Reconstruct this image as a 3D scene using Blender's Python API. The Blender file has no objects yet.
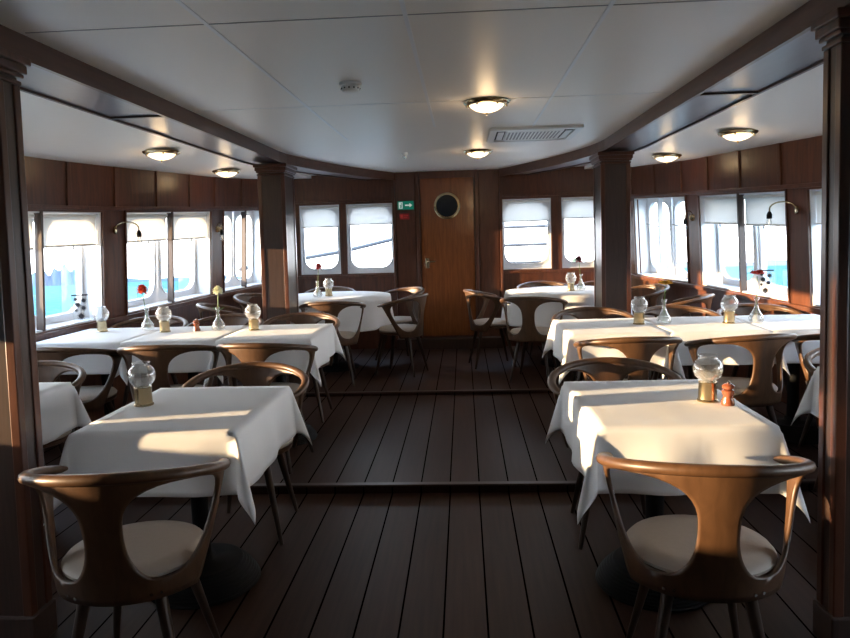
import bpy, bmesh, math, random
from mathutils import Vector, Matrix
random.seed(7)
PI = math.pi
R = math.radians
C = bpy.context.scene.collection
sc = bpy.context.scene

# ------------------------------------------------------------------ camera
# frame of the place: x = starboard, y = forward, z = up off the deck (deck is trimmed 3 deg, so "true up" leans forward)
TRIM = 0.0524
cam_d = bpy.data.cameras.new('camera')
cam = bpy.data.objects.new('camera', cam_d); C.objects.link(cam)
cam_d.sensor_width = 36; cam_d.lens = 690 * 36 / 850; cam_d.clip_start = 0.05; cam_d.clip_end = 20000
yaw, pitch, roll = R(3.33), R(6.85), R(1.66)
fw = Vector((-math.sin(yaw) * math.cos(pitch), math.cos(yaw) * math.cos(pitch), -math.sin(pitch)))
rt = fw.cross(Vector((0, 0, 1))).normalized(); up = rt.cross(fw)
rt2 = rt * math.cos(roll) - up * math.sin(roll); up2 = rt2.cross(fw)
cam.matrix_world = Matrix(((rt2.x, up2.x, -fw.x, 0.18), (rt2.y, up2.y, -fw.y, 0.0), (rt2.z, up2.z, -fw.z, 1.40), (0, 0, 0, 1)))
sc.camera = cam

# ------------------------------------------------------------------ world, sun, exposure
sc.view_settings.view_transform = 'Standard'; sc.view_settings.look = 'None'
sc.view_settings.gamma = 1.0; sc.view_settings.use_curve_mapping = False
sc.view_settings.exposure = 0.95
w = bpy.data.worlds.new('sky'); sc.world = w; w.use_nodes = True
nt = w.node_tree; nt.nodes.clear()
wo = nt.nodes.new('ShaderNodeOutputWorld'); bg = nt.nodes.new('ShaderNodeBackground')
tc = nt.nodes.new('ShaderNodeTexCoord'); sx = nt.nodes.new('ShaderNodeSeparateXYZ'); cr = nt.nodes.new('ShaderNodeValToRGB')
nt.links.new(tc.outputs['Generated'], sx.inputs[0]); nt.links.new(sx.outputs['Z'], cr.inputs[0])
cr.color_ramp.elements[0].position = 0.0; cr.color_ramp.elements[0].color = (0.96, 0.97, 1.0, 1)
cr.color_ramp.elements[1].position = 0.7; cr.color_ramp.elements[1].color = (0.50, 0.70, 1.0, 1)
e = cr.color_ramp.elements.new(0.22); e.color = (0.88, 0.94, 1.0, 1)
nt.links.new(cr.outputs[0], bg.inputs[0]); bg.inputs[1].default_value = 6.2
nt.links.new(bg.outputs[0], wo.inputs[0])
sd = bpy.data.lights.new('sun', 'SUN'); sd.energy = 11.5; sd.angle = R(0.6); sd.color = (1.0, 0.70, 0.40)
sun = bpy.data.objects.new('sun', sd); C.objects.link(sun)
SAZ, SEL = R(-100), R(4.9)
tosun = Vector((math.sin(SAZ) * math.cos(SEL), math.cos(SAZ) * math.cos(SEL), math.sin(SEL)))
sun.rotation_euler = tosun.to_track_quat('Z', 'Y').to_euler()

# ------------------------------------------------------------------ materials
def new_mat(name):
    m = bpy.data.materials.new(name); m.use_nodes = True
    return m, m.node_tree, m.node_tree.nodes['Principled BSDF']
def plain(name, col, rough=0.5, metal=0.0, noise=0.0, scale=20, bump=0.0, spec=0.5, coat=0.0):
    m, t, b = new_mat(name)
    b.inputs['Roughness'].default_value = rough; b.inputs['Metallic'].default_value = metal
    b.inputs['Specular IOR Level'].default_value = spec; b.inputs['Coat Weight'].default_value = coat
    tc = t.nodes.new('ShaderNodeTexCoord'); n = t.nodes.new('ShaderNodeTexNoise')
    n.inputs['Scale'].default_value = scale; n.inputs['Detail'].default_value = 4
    t.links.new(tc.outputs['Object'], n.inputs['Vector'])
    mx = t.nodes.new('ShaderNodeMix'); mx.data_type = 'RGBA'
    k = 1 - noise
    mx.inputs[6].default_value = (col[0] * k, col[1] * k, col[2] * k, 1)
    k = 1 + noise
    mx.inputs[7].default_value = (min(1, col[0] * k), min(1, col[1] * k), min(1, col[2] * k), 1)
    t.links.new(n.outputs['Fac'], mx.inputs[0]); t.links.new(mx.outputs[2], b.inputs['Base Color'])
    if bump:
        bp = t.nodes.new('ShaderNodeBump'); bp.inputs['Strength'].default_value = bump; bp.inputs['Distance'].default_value = 0.01
        t.links.new(n.outputs['Fac'], bp.inputs['Height']); t.links.new(bp.outputs[0], b.inputs['Normal'])
    return m
def wood(name, c1, c2, rough=0.35, stretch=(14, 14, 1.2), coat=0.0, spec=0.5):
    m, t, b = new_mat(name)
    b.inputs['Roughness'].default_value = rough; b.inputs['Coat Weight'].default_value = coat
    b.inputs['Coat Roughness'].default_value = 0.12; b.inputs['Specular IOR Level'].default_value = spec
    tc = t.nodes.new('ShaderNodeTexCoord'); mp = t.nodes.new('ShaderNodeMapping'); mp.inputs['Scale'].default_value = stretch
    n = t.nodes.new('ShaderNodeTexNoise'); n.inputs['Scale'].default_value = 3.0; n.inputs['Detail'].default_value = 7; n.inputs['Distortion'].default_value = 0.8
    t.links.new(tc.outputs['Object'], mp.inputs[0]); t.links.new(mp.outputs[0], n.inputs['Vector'])
    r = t.nodes.new('ShaderNodeValToRGB'); r.color_ramp.elements[0].position = 0.3; r.color_ramp.elements[1].position = 0.7
    r.color_ramp.elements[0].color = (*c1, 1); r.color_ramp.elements[1].color = (*c2, 1)
    t.links.new(n.outputs['Fac'], r.inputs[0]); t.links.new(r.outputs[0], b.inputs['Base Color'])
    bp = t.nodes.new('ShaderNodeBump'); bp.inputs['Strength'].default_value = 0.06; bp.inputs['Distance'].default_value = 0.003
    t.links.new(n.outputs['Fac'], bp.inputs['Height']); t.links.new(bp.outputs[0], b.inputs['Normal'])
    return m
def glassmat(name, col=(1, 1, 1), rough=0.0, ior=1.45):
    m, t, b = new_mat(name)
    b.inputs['Base Color'].default_value = (*col, 1); b.inputs['Transmission Weight'].default_value = 1.0
    b.inputs['Roughness'].default_value = rough; b.inputs['IOR'].default_value = ior
    return m
def thinglass(name, tint=(1, 1, 1), refl=0.08, dif=0.0, edge=0.75):
    m = bpy.data.materials.new(name); m.use_nodes = True; t = m.node_tree; t.nodes.clear()
    o = t.nodes.new('ShaderNodeOutputMaterial'); tr = t.nodes.new('ShaderNodeBsdfTransparent'); g = t.nodes.new('ShaderNodeBsdfGlossy')
    g.inputs['Roughness'].default_value = 0.03; tr.inputs[0].default_value = (*tint, 1)
    lw = t.nodes.new('ShaderNodeLayerWeight'); lw.inputs[0].default_value = 0.35
    mm = t.nodes.new('ShaderNodeMath'); mm.operation = 'MULTIPLY_ADD'; mm.inputs[1].default_value = edge; mm.inputs[2].default_value = refl
    mm.use_clamp = True
    t.links.new(lw.outputs['Facing'], mm.inputs[0])
    mx = t.nodes.new('ShaderNodeMixShader'); t.links.new(mm.outputs[0], mx.inputs[0])
    t.links.new(tr.outputs[0], mx.inputs[1]); t.links.new(g.outputs[0], mx.inputs[2])
    if dif:
        d_ = t.nodes.new('ShaderNodeBsdfDiffuse'); d_.inputs[0].default_value = (.9, .92, .93, 1); m2 = t.nodes.new('ShaderNodeMixShader')
        m2.inputs[0].default_value = dif; t.links.new(mx.outputs[0], m2.inputs[1]); t.links.new(d_.outputs[0], m2.inputs[2]); mx = m2
    t.links.new(mx.outputs[0], o.inputs[0])
    return m
def emis(name, col, s):
    m, t, b = new_mat(name)
    b.inputs['Base Color'].default_value = (*col, 1); b.inputs['Emission Color'].default_value = (*col, 1); b.inputs['Emission Strength'].default_value = s
    return m

M = {}
M['wall'] = wood('mahogany_panel', (0.058, 0.020, 0.010), (0.125, 0.042, 0.020), 0.32, (10, 10, 1.0))
M['trim'] = wood('mahogany_trim', (0.070, 0.026, 0.015), (0.130, 0.050, 0.028), 0.28, (10, 10, 1.0))
M['column'] = wood('mahogany_column', (0.048, 0.028, 0.021), (0.072, 0.043, 0.032), 0.36, (30, 30, 0.6))
M['beam'] = wood('mahogany_beam', (0.070, 0.030, 0.019), (0.120, 0.052, 0.032), 0.35, (10, 1.0, 10))
M['soffit'] = wood('polished_soffit', (0.120, 0.090, 0.094), (0.150, 0.115, 0.120), 0.3, (4, 0.6, 4), spec=0.6, coat=0.0)
M['door'] = wood('varnished_door', (0.185, 0.055, 0.016), (0.290, 0.092, 0.026), 0.25, (16, 16, 0.8), coat=0.4)
M['oak'] = wood('smoked_oak', (0.060, 0.028, 0.012), (0.105, 0.052, 0.024), 0.42, (9, 9, 3))
M['oakleg'] = wood('smoked_oak_leg', (0.028, 0.015, 0.009), (0.050, 0.028, 0.016), 0.42, (16, 16, 1.5))
M['leather'] = plain('pale_leather', (0.42, 0.36, 0.30), 0.5, noise=0.06, scale=60, bump=0.1)
M['white'] = plain('white_paint', (0.80, 0.82, 0.84), 0.35, noise=0.02, scale=6)
M['black'] = plain('black_iron', (0.006, 0.0065, 0.007), 0.6, noise=0.1, scale=30, spec=0.2)
M['brass'] = plain('brass', (0.50, 0.40, 0.24), 0.25, 1.0, noise=0.08, scale=30)
M['steel'] = plain('chrome', (0.65, 0.64, 0.62), 0.18, 1.0, noise=0.03)
M['plastic'] = plain('white_plastic', (0.75, 0.75, 0.73), 0.4, noise=0.02)
M['greyplastic'] = plain('grey_plastic', (0.30, 0.30, 0.30), 0.5, noise=0.05)
M['railgrey'] = plain('rail_grey_paint', (0.09, 0.10, 0.11), 0.6)
M['glass'] = thinglass('window_glass', (0.97, 0.985, 1.0), 0.03)
M['tableglass'] = thinglass('table_glass', (0.97, 0.98, 0.98), 0.05, 0.09, 0.5)
M['water'] = thinglass('vase_water', (0.93, 0.96, 0.97), 0.04, 0.08, 0.4)
M['wax'] = plain('candle_wax', (0.85, 0.80, 0.70), 0.5, noise=0.02)
M['copper'] = wood('mill_wood', (0.20, 0.055, 0.025), (0.32, 0.10, 0.05), 0.25, (20, 20, 3), coat=0.4)
M['stem'] = plain('flower_stem', (0.10, 0.24, 0.06), 0.5, noise=0.2, scale=40)
M['petal_red'] = plain('red_petals', (0.62, 0.035, 0.02), 0.6, noise=0.25, scale=60)
M['petal_orange'] = plain('orange_red_petals', (0.75, 0.10, 0.03), 0.6, noise=0.25, scale=60)
M['petal_dark'] = plain('dark_red_petals', (0.22, 0.012, 0.025), 0.6, noise=0.25, scale=60)
M['petal_white'] = plain('cream_petals', (0.80, 0.82, 0.62), 0.6, noise=0.1, scale=60)
M['petal_yellow'] = plain('yellow_petals', (0.85, 0.48, 0.03), 0.6, noise=0.2, scale=60)
M['lampglass'] = emis('lit_lamp_glass', (1.0, 0.85, 0.62), 1.0)
M['green'] = emis('exit_green', (0.0, 0.22, 0.13), 0.15)
M['signwhite'] = emis('sign_white', (0.8, 0.85, 0.8), 0.15)
M['red'] = plain('sign_red', (0.35, 0.015, 0.015), 0.5)
M['darkglass'] = plain('dark_port_glass', (0.010, 0.016, 0.026), 0.06, noise=0.05)
M['print'] = plain('dark_print', (0.03, 0.03, 0.035), 0.6)
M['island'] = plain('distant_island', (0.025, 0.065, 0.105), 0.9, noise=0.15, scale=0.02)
M['beach'] = plain('distant_shore', (0.11, 0.12, 0.125), 0.9, noise=0.25, scale=0.02)
M['greenland'] = plain('distant_green', (0.055, 0.075, 0.035), 0.9, noise=0.3, scale=0.03)
M['oven'] = plain('rope_fabric', (0.5, 0.5, 0.48), 0.8)

# ceiling: pale glossy panels with thin longitudinal brush marks
m, t, b = new_mat('ceiling_panel'); M['ceiling'] = m
b.inputs['Roughness'].default_value = 0.42; b.inputs['Base Color'].default_value = (0.83, 0.80, 0.75, 1)
b.inputs['Specular IOR Level'].default_value = 0.6
tcn = t.nodes.new('ShaderNodeTexCoord'); mp = t.nodes.new('ShaderNodeMapping'); mp.inputs['Scale'].default_value = (1.2, 0.9, 1)
n = t.nodes.new('ShaderNodeTexNoise'); n.inputs['Scale'].default_value = 1.5
t.links.new(tcn.outputs['Object'], mp.inputs[0]); t.links.new(mp.outputs[0], n.inputs['Vector'])
bp = t.nodes.new('ShaderNodeBump'); bp.inputs['Strength'].default_value = 0.15; bp.inputs['Distance'].default_value = 0.02
t.links.new(n.outputs['Fac'], bp.inputs['Height']); t.links.new(bp.outputs[0], b.inputs['Normal'])

# deck planks
m, t, b = new_mat('deck_planks'); M['floor'] = m
def math_(op, a=None, bb=None, va=None, vb=None):
    nd = t.nodes.new('ShaderNodeMath'); nd.operation = op
    if a is not None: t.links.new(a, nd.inputs[0])
    if bb is not None: t.links.new(bb, nd.inputs[1])
    if va is not None: nd.inputs[0].default_value = va
    if vb is not None: nd.inputs[1].default_value = vb
    return nd.outputs[0]
tcn = t.nodes.new('ShaderNodeTexCoord'); sp = t.nodes.new('ShaderNodeSeparateXYZ'); t.links.new(tcn.outputs['Object'], sp.inputs[0])
u = math_('MULTIPLY', math_('ADD', sp.outputs['X'], vb=7.95 - 0.0795), vb=1 / 0.159)
fr = math_('FRACT', u); fl = math_('FLOOR', u)
d = math_('ABSOLUTE', math_('SUBTRACT', fr, vb=0.5))
groove = math_('GREATER_THAN', d, vb=0.475)
wn = t.nodes.new('ShaderNodeTexWhiteNoise'); wn.noise_dimensions = '1D'; t.links.new(fl, wn.inputs['W'])
mp = t.nodes.new('ShaderNodeMapping'); mp.inputs['Scale'].default_value = (28, 1.2, 1)
n = t.nodes.new('ShaderNodeTexNoise'); n.inputs['Scale'].default_value = 2.0; n.inputs['Detail'].default_value = 6
t.links.new(tcn.outputs['Object'], mp.inputs[0]); t.links.new(mp.outputs[0], n.inputs['Vector'])
v = math_('ADD', math_('MULTIPLY', wn.outputs[0], vb=0.35), math_('MULTIPLY', n.outputs['Fac'], vb=0.75))
r = t.nodes.new('ShaderNodeValToRGB'); r.color_ramp.elements[0].position = 0.15; r.color_ramp.elements[1].position = 0.95
r.color_ramp.elements[0].color = (0.024, 0.011, 0.007, 1); r.color_ramp.elements[1].color = (0.062, 0.030, 0.019, 1)
t.links.new(v, r.inputs[0])
mx = t.nodes.new('ShaderNodeMix'); mx.data_type = 'RGBA'; t.links.new(groove, mx.inputs[0]); t.links.new(r.outputs[0], mx.inputs[6])
mx.inputs[7].default_value = (0.004, 0.0025, 0.002, 1); t.links.new(mx.outputs[2], b.inputs['Base Color'])
b.inputs['Roughness'].default_value = 0.45
t.links.new(math_('MULTIPLY', math_('SUBTRACT', None, groove, va=1.0), vb=0.2), b.inputs['Specular IOR Level'])
h = math_('SUBTRACT', math_('MULTIPLY', n.outputs['Fac'], vb=0.15), groove)
bp = t.nodes.new('ShaderNodeBump'); bp.inputs['Strength'].default_value = 0.35; bp.inputs['Distance'].default_value = 0.004
t.links.new(h, bp.inputs['Height']); t.links.new(bp.outputs[0], b.inputs['Normal'])

# linen
def linen(name, col):
    m, t, b = new_mat(name)
    b.inputs['Base Color'].default_value = (*col, 1); b.inputs['Roughness'].default_value = 0.8
    b.inputs['Sheen Weight'].default_value = 0.15
    tcn = t.nodes.new('ShaderNodeTexCoord'); n = t.nodes.new('ShaderNodeTexNoise'); n.inputs['Scale'].default_value = 9; n.inputs['Detail'].default_value = 3
    t.links.new(tcn.outputs['Object'], n.inputs['Vector'])
    n2 = t.nodes.new('ShaderNodeTexNoise'); n2.inputs['Scale'].default_value = 350
    t.links.new(tcn.outputs['Object'], n2.inputs['Vector'])
    ad = t.nodes.new('ShaderNodeMath'); ad.operation = 'MULTIPLY_ADD'; ad.inputs[1].default_value = 0.08
    t.links.new(n2.outputs['Fac'], ad.inputs[0]); t.links.new(n.outputs['Fac'], ad.inputs[2])
    bp = t.nodes.new('ShaderNodeBump'); bp.inputs['Strength'].default_value = 0.35; bp.inputs['Distance'].default_value = 0.006
    t.links.new(ad.outputs[0], bp.inputs['Height']); t.links.new(bp.outputs[0], b.inputs['Normal'])
    return m
M['linen'] = linen('white_linen', (0.78, 0.79, 0.80))
# blind fabric: translucent
m = bpy.data.materials.new('blind_fabric'); m.use_nodes = True; t = m.node_tree; t.nodes.clear(); M['blind'] = m
o_ = t.nodes.new('ShaderNodeOutputMaterial'); df = t.nodes.new('ShaderNodeBsdfDiffuse'); tl = t.nodes.new('ShaderNodeBsdfTranslucent')
df.inputs[0].default_value = (0.85, 0.85, 0.84, 1); tl.inputs[0].default_value = (0.80, 0.79, 0.77, 1)
mxs = t.nodes.new('ShaderNodeMixShader'); mxs.inputs[0].default_value = 0.5
t.links.new(df.outputs[0], mxs.inputs[1]); t.links.new(tl.outputs[0], mxs.inputs[2]); t.links.new(mxs.outputs[0], o_.inputs[0])
# sea
m = bpy.data.materials.new('sea_water'); m.use_nodes = True; t = m.node_tree; t.nodes.clear(); M['sea'] = m
o_ = t.nodes.new('ShaderNodeOutputMaterial'); df = t.nodes.new('ShaderNodeBsdfDiffuse'); gl = t.nodes.new('ShaderNodeBsdfGlossy'); gl.inputs['Roughness'].default_value = 0.4
mxs = t.nodes.new('ShaderNodeMixShader'); mxs.inputs[0].default_value = 0.03
tcn = t.nodes.new('ShaderNodeTexCoord'); n = t.nodes.new('ShaderNodeTexNoise'); n.inputs['Scale'].default_value = 0.35; n.inputs['Detail'].default_value = 6
t.links.new(tcn.outputs['Object'], n.inputs['Vector'])
r = t.nodes.new('ShaderNodeValToRGB'); r.color_ramp.elements[0].position = 0.35; r.color_ramp.elements[1].position = 0.65
r.color_ramp.elements[0].color = (0.020, 0.095, 0.120, 1); r.color_ramp.elements[1].color = (0.048, 0.145, 0.165, 1)
t.links.new(n.outputs['Fac'], r.inputs[0]); t.links.new(r.outputs[0], df.inputs[0])
bp = t.nodes.new('ShaderNodeBump'); bp.inputs['Strength'].default_value = 0.5; bp.inputs['Distance'].default_value = 0.4
t.links.new(n.outputs['Fac'], bp.inputs['Height']); t.links.new(bp.outputs[0], gl.inputs['Normal'])
t.links.new(df.outputs[0], mxs.inputs[1]); t.links.new(gl.outputs[0], mxs.inputs[2]); t.links.new(mxs.outputs[0], o_.inputs[0])

# ------------------------------------------------------------------ mesh helpers
class MB:
    def __init__(s): s.v = []; s.f = []
    def add(s, vs, fs):
        k = len(s.v); s.v += [tuple(p) for p in vs]; s.f += [tuple(i + k for i in f) for f in fs]; return s
    def box(s, x0, x1, y0, y1, z0, z1, fn=None):
        vs = [(x, y, z) for z in (z0, z1) for y in (y0, y1) for x in (x0, x1)]
        if fn: vs = [fn(p) for p in vs]
        return s.add(vs, [(0, 2, 3, 1), (4, 5, 7, 6), (0, 1, 5, 4), (2, 6, 7, 3), (0, 4, 6, 2), (1, 3, 7, 5)])
    def hexa(s, a):   # 8 points: bottom 4 ccw, top 4 ccw
        return s.add(a, [(0, 3, 2, 1), (4, 5, 6, 7), (0, 1, 5, 4), (1, 2, 6, 5), (2, 3, 7, 6), (3, 0, 4, 7)])
    def lathe(s, prof, n=24, c=(0, 0, 0), a0=0.0):
        vs = []; fs = []
        for (r, z) in prof:
            for i in range(n):
                a = a0 + 2 * PI * i / n; vs.append((c[0] + r * math.cos(a), c[1] + r * math.sin(a), c[2] + z))
        for j in range(len(prof) - 1):
            for i in range(n):
                i2 = (i + 1) % n; fs.append((j * n + i, j * n + i2, (j + 1) * n + i2, (j + 1) * n + i))
        if prof[0][0] > 1e-5: fs.append(tuple(range(n))[::-1])
        if prof[-1][0] > 1e-5: fs.append(tuple((len(prof) - 1) * n + i for i in range(n)))
        return s.add(vs, fs)
    def tube(s, pts, rad, n=8, cap=True):
        pts = [Vector(p) for p in pts]
        if not hasattr(rad, '__len__'): rad = [rad] * len(pts)
        vs = []; fs = []; ref = None
        for i, p in enumerate(pts):
            tg = (pts[min(i + 1, len(pts) - 1)] - pts[max(i - 1, 0)]).normalized()
            if ref is None:
                ref = Vector((0, 0, 1)) if abs(tg.z) < 0.9 else Vector((1, 0, 0))
            a = tg.cross(ref).normalized(); bb = a.cross(tg).normalized(); ref = bb
            for k in range(n):
                t = 2 * PI * k / n; q = p + (a * math.cos(t) + bb * math.sin(t)) * rad[i]; vs.append(tuple(q))
        for j in range(len(pts) - 1):
            for k in range(n):
                k2 = (k + 1) % n; fs.append((j * n + k, j * n + k2, (j + 1) * n + k2, (j + 1) * n + k))
        if cap:
            fs.append(tuple(range(n))[::-1]); fs.append(tuple((len(pts) - 1) * n + k for k in range(n)))
        return s.add(vs, fs)
    def build(s, name, mat, parent=None, smooth=False, bevel=0, solid=0, off=0.0, subs=0, auto=True):
        me = bpy.data.meshes.new(name); me.from_pydata(s.v, [], s.f)
        bm = bmesh.new(); bm.from_mesh(me); bmesh.ops.remove_doubles(bm, verts=bm.verts, dist=1e-5)
        bmesh.ops.recalc_face_normals(bm, faces=bm.faces)
        if smooth:
            for f in bm.faces: f.smooth = True
            if auto:
                for ed in bm.edges:
                    if len(ed.link_faces) == 2 and ed.calc_face_angle(0) > R(42): ed.smooth = False
        bm.to_mesh(me); bm.free()
        me.materials.append(mat if not isinstance(mat, str) else M[mat])
        o = bpy.data.objects.new(name, me); C.objects.link(o)
        if parent: o.parent = parent
        if solid:
            md = o.modifiers.new('solid', 'SOLIDIFY'); md.thickness = solid; md.offset = off
        if bevel:
            md = o.modifiers.new('bevel', 'BEVEL'); md.width = bevel; md.segments = 2; md.limit_method = 'ANGLE'
        if subs:
            md = o.modifiers.new('subs', 'SUBSURF'); md.levels = subs; md.render_levels = subs
        return o
def tag(o, label, cat, group=None):
    o['label'] = label; o['category'] = cat
    if group: o['group'] = group
    return o
def struct(o):
    o['kind'] = 'structure'; return o
def thing(name, label, cat, loc=(0, 0, 0), rz=0, group=None):
    o = bpy.data.objects.new(name, None); C.objects.link(o); o.empty_display_size = 0.1
    o.location = loc; o.rotation_euler = (0, 0, rz); return tag(o, label, cat, group)
def dup(root, loc, rz, label, group=None, scale=None):
    r = root.copy(); C.objects.link(r); r.location = loc; r.rotation_euler = (0, 0, rz); r['label'] = label
    if scale: r.scale = (scale,) * 3
    if group: r['group'] = group
    for ch in list(root.children):
        c = ch.copy(); C.objects.link(c); c.parent = r
        for g in ch.children:
            d = g.copy(); C.objects.link(d); d.parent = c
    return r
def lerp(a, b, t): return a + (b - a) * t
def interp(tab, y):
    if y <= tab[0][0]: return tab[0][1]
    for (a, va), (b, vb) in zip(tab, tab[1:]):
        if y <= b: return lerp(va, vb, (y - a) / (b - a))
    return tab[-1][1]
def lean(p):          # true-vertical members lean forward against the trimmed deck
    return (p[0], p[1] + TRIM * (p[2] - 1.4), p[2])

# ------------------------------------------------------------------ hull lines
FAR = 8.2
HB = [(-2.6, 2.92), (1.0, 2.92), (2.5, 2.89), (3.5, 2.84), (4.2, 2.78), (4.8, 2.70), (5.3, 2.60), (6.0, 2.48), (6.6, 2.38), (7.0, 2.28), (7.7, 2.06), (8.2, 1.88)]
SILL = [(-2.6, 0.80), (3.0, 0.80), (4.8, 0.82), (6.3, 0.865), (7.75, 0.92), (8.2, 0.98)]
CEILW = [(-2.6, 1.98), (4.8, 1.99), (7.5, 2.05), (8.2, 2.12)]
def wallp(side, y, z):
    return Vector((side * (interp(HB, y) - 0.04 * (z - 1.2)), y + TRIM * (z - 1.4), z))
Z1, Z2 = 0.047, 0.077
S1, S2 = 3.64, 5.78
CZ = 2.15

# floor
mb = MB().box(-3.1, 3.1, -2.6, S1, -0.08, 0); struct(mb.build('floor', 'floor'))
mb = MB().box(-3.1, 3.1, S1, S2, -0.08, Z1); struct(mb.build('floor', 'floor'))
mb = MB().box(-3.1, 3.1, S2, 8.5, -0.08, Z2); struct(mb.build('floor', 'floor'))
mb = MB().box(-2.75, 2.75, S1 - 0.012, S1 + 0.03, Z1 - 0.006, Z1 + 0.006); struct(mb.build('trim_1', 'column', bevel=0.003))
mb = MB().box(-2.45, 2.45, S2 - 0.012, S2 + 0.03, Z2 - 0.006, Z2 + 0.006); struct(mb.build('trim_2', 'column', bevel=0.003))

# ceiling: flat centre, drooping outboard wings
mb = MB().box(-1.72, 1.72, -2.6, 8.5, CZ, CZ + 0.03); struct(mb.build('ceiling', 'ceiling'))
for side in (-1, 1):
    mb = MB(); ys = [-2.6, 0, 2, 3, 4, 4.8, 5.5, 6.2, 7, 7.7, 8.4]
    for a, bb in zip(ys, ys[1:]):
        def q(y, z_off):
            wx = interp(HB, min(y, 8.2)) + 0.06
            zc = interp(CEILW, y)
            return [(side * 1.60, y, 2.115 + z_off), (side * wx, y, zc + z_off)]
        p0, p1 = q(a, 0); p2, p3 = q(bb, 0); t0, t1 = q(a, 0.03); t2, t3 = q(bb, 0.03)
        mb.hexa([p0, p1, p3, p2, t0, t1, t3, t2])
    struct(mb.build('ceiling', 'ceiling'))
# raised joint strips on the ceiling
for k, x in enumerate((-0.69, 0.0, 0.69)):
    mb = MB().box(x - 0.008, x + 0.008, -2.5, 5.4 if x else 4.9, CZ - 0.0025, CZ); struct(mb.build('trim_%d' % (3 + k), 'white'))
for k, y in enumerate((0.9, 2.45, 4.0)):
    mb = MB().box(-1.34, 1.34, y - 0.003, y + 0.003, CZ - 0.0015, CZ); struct(mb.build('trim_%d' % (6 + k), 'greyplastic' if k == 1 else 'white'))

# ------------------------------------------------------------------ side walls with windows
def wall_side(side, wins, name):
    mb = MB(); bt = MB()
    ys = sorted(set([-2.6, 0, 1.0, 2.5, 3.5, 4.2, 4.8, 5.3, 6.0, 6.6, 7.0, 7.7, 8.2] + [y for wn in wins for y in wn]))
    def inwin(y): return any(a < y < b for a, b in wins)
    ys = [y for y in ys if not inwin(y)]
    def P0(y, z, dd=0.0):
        p = wallp(side, y, z); p.x += side * dd; return p
    P = P0
    for a, bb in zip(ys, ys[1:]):
        isw = (a, bb) in wins
        rows = [(-0.08, None)]
        def seg(za, zb_):
            mb.hexa([P(a, za[0]), P(bb, za[1]), P(bb, za[1], 0.05), P(a, za[0], 0.05), P(a, zb_[0]), P(bb, zb_[1]), P(bb, zb_[1], 0.05), P(a, zb_[0], 0.05)])
        sa, sb = interp(SILL, a), interp(SILL, bb); ca, cb = interp(CEILW, a) + 0.05, interp(CEILW, bb) + 0.05
        if isw:
            seg((-0.08, -0.08), (sa, sb)); seg((sa + 0.82, sb + 0.82), (ca, cb))
        else:
            seg((-0.08, -0.08), (ca, cb))
    w = mb.build(name, 'wall'); struct(w)
    # rails: sill rail, head rail; vertical battens above the heads
    yl = [y for y in ys if y >= -2.5]
    def strip(z_of, h, th, nm):
        m2 = MB()
        for a, bb in zip(yl, yl[1:]):
            za, zb_ = z_of(a), z_of(bb)
            m2.hexa([P(a, za), P(bb, zb_), P(bb, zb_, -th), P(a, za, -th), P(a, za + h), P(bb, zb_ + h), P(bb, zb_ + h, -th), P(a, za + h, -th)])
        struct(m2.build(nm, 'trim', bevel=0.003))
    k = 10 if side < 0 else 20
    strip(lambda y: interp(SILL, y) - 0.045, 0.035, 0.03, 'trim_%d' % k)
    strip(lambda y: interp(SILL, y) + 0.835, 0.03, 0.018, 'trim_%d' % (k + 1))
    bys = [2.0, 2.6, 3.2, 3.8, 4.35, 4.86, 5.38, 5.92, 6.42, 6.86, 7.3, 7.72]
    hbc = [(y, interp(HB, y)) for y in ys]
    def Pc(y, z, dd=0.0): return Vector((side * (interp(hbc, y) - 0.04 * (z - 1.2) + dd), y + TRIM * (z - 1.4), z))
    P = Pc
    for i, y in enumerate(bys):
        m2 = MB(); z0 = interp(SILL, y) + 0.865; z1 = interp(CEILW, y) + 0.01
        m2.hexa([P(y - .019, z0), P(y + .019, z0), P(y + .019, z0, -.014), P(y - .019, z0, -.014), P(y - .019, z1), P(y + .019, z1), P(y + .019, z1, -.014), P(y - .019, z1, -.014)])
        struct(m2.build('trim_%d' % (k + 20 + i), 'trim', bevel=0.003))

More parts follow.
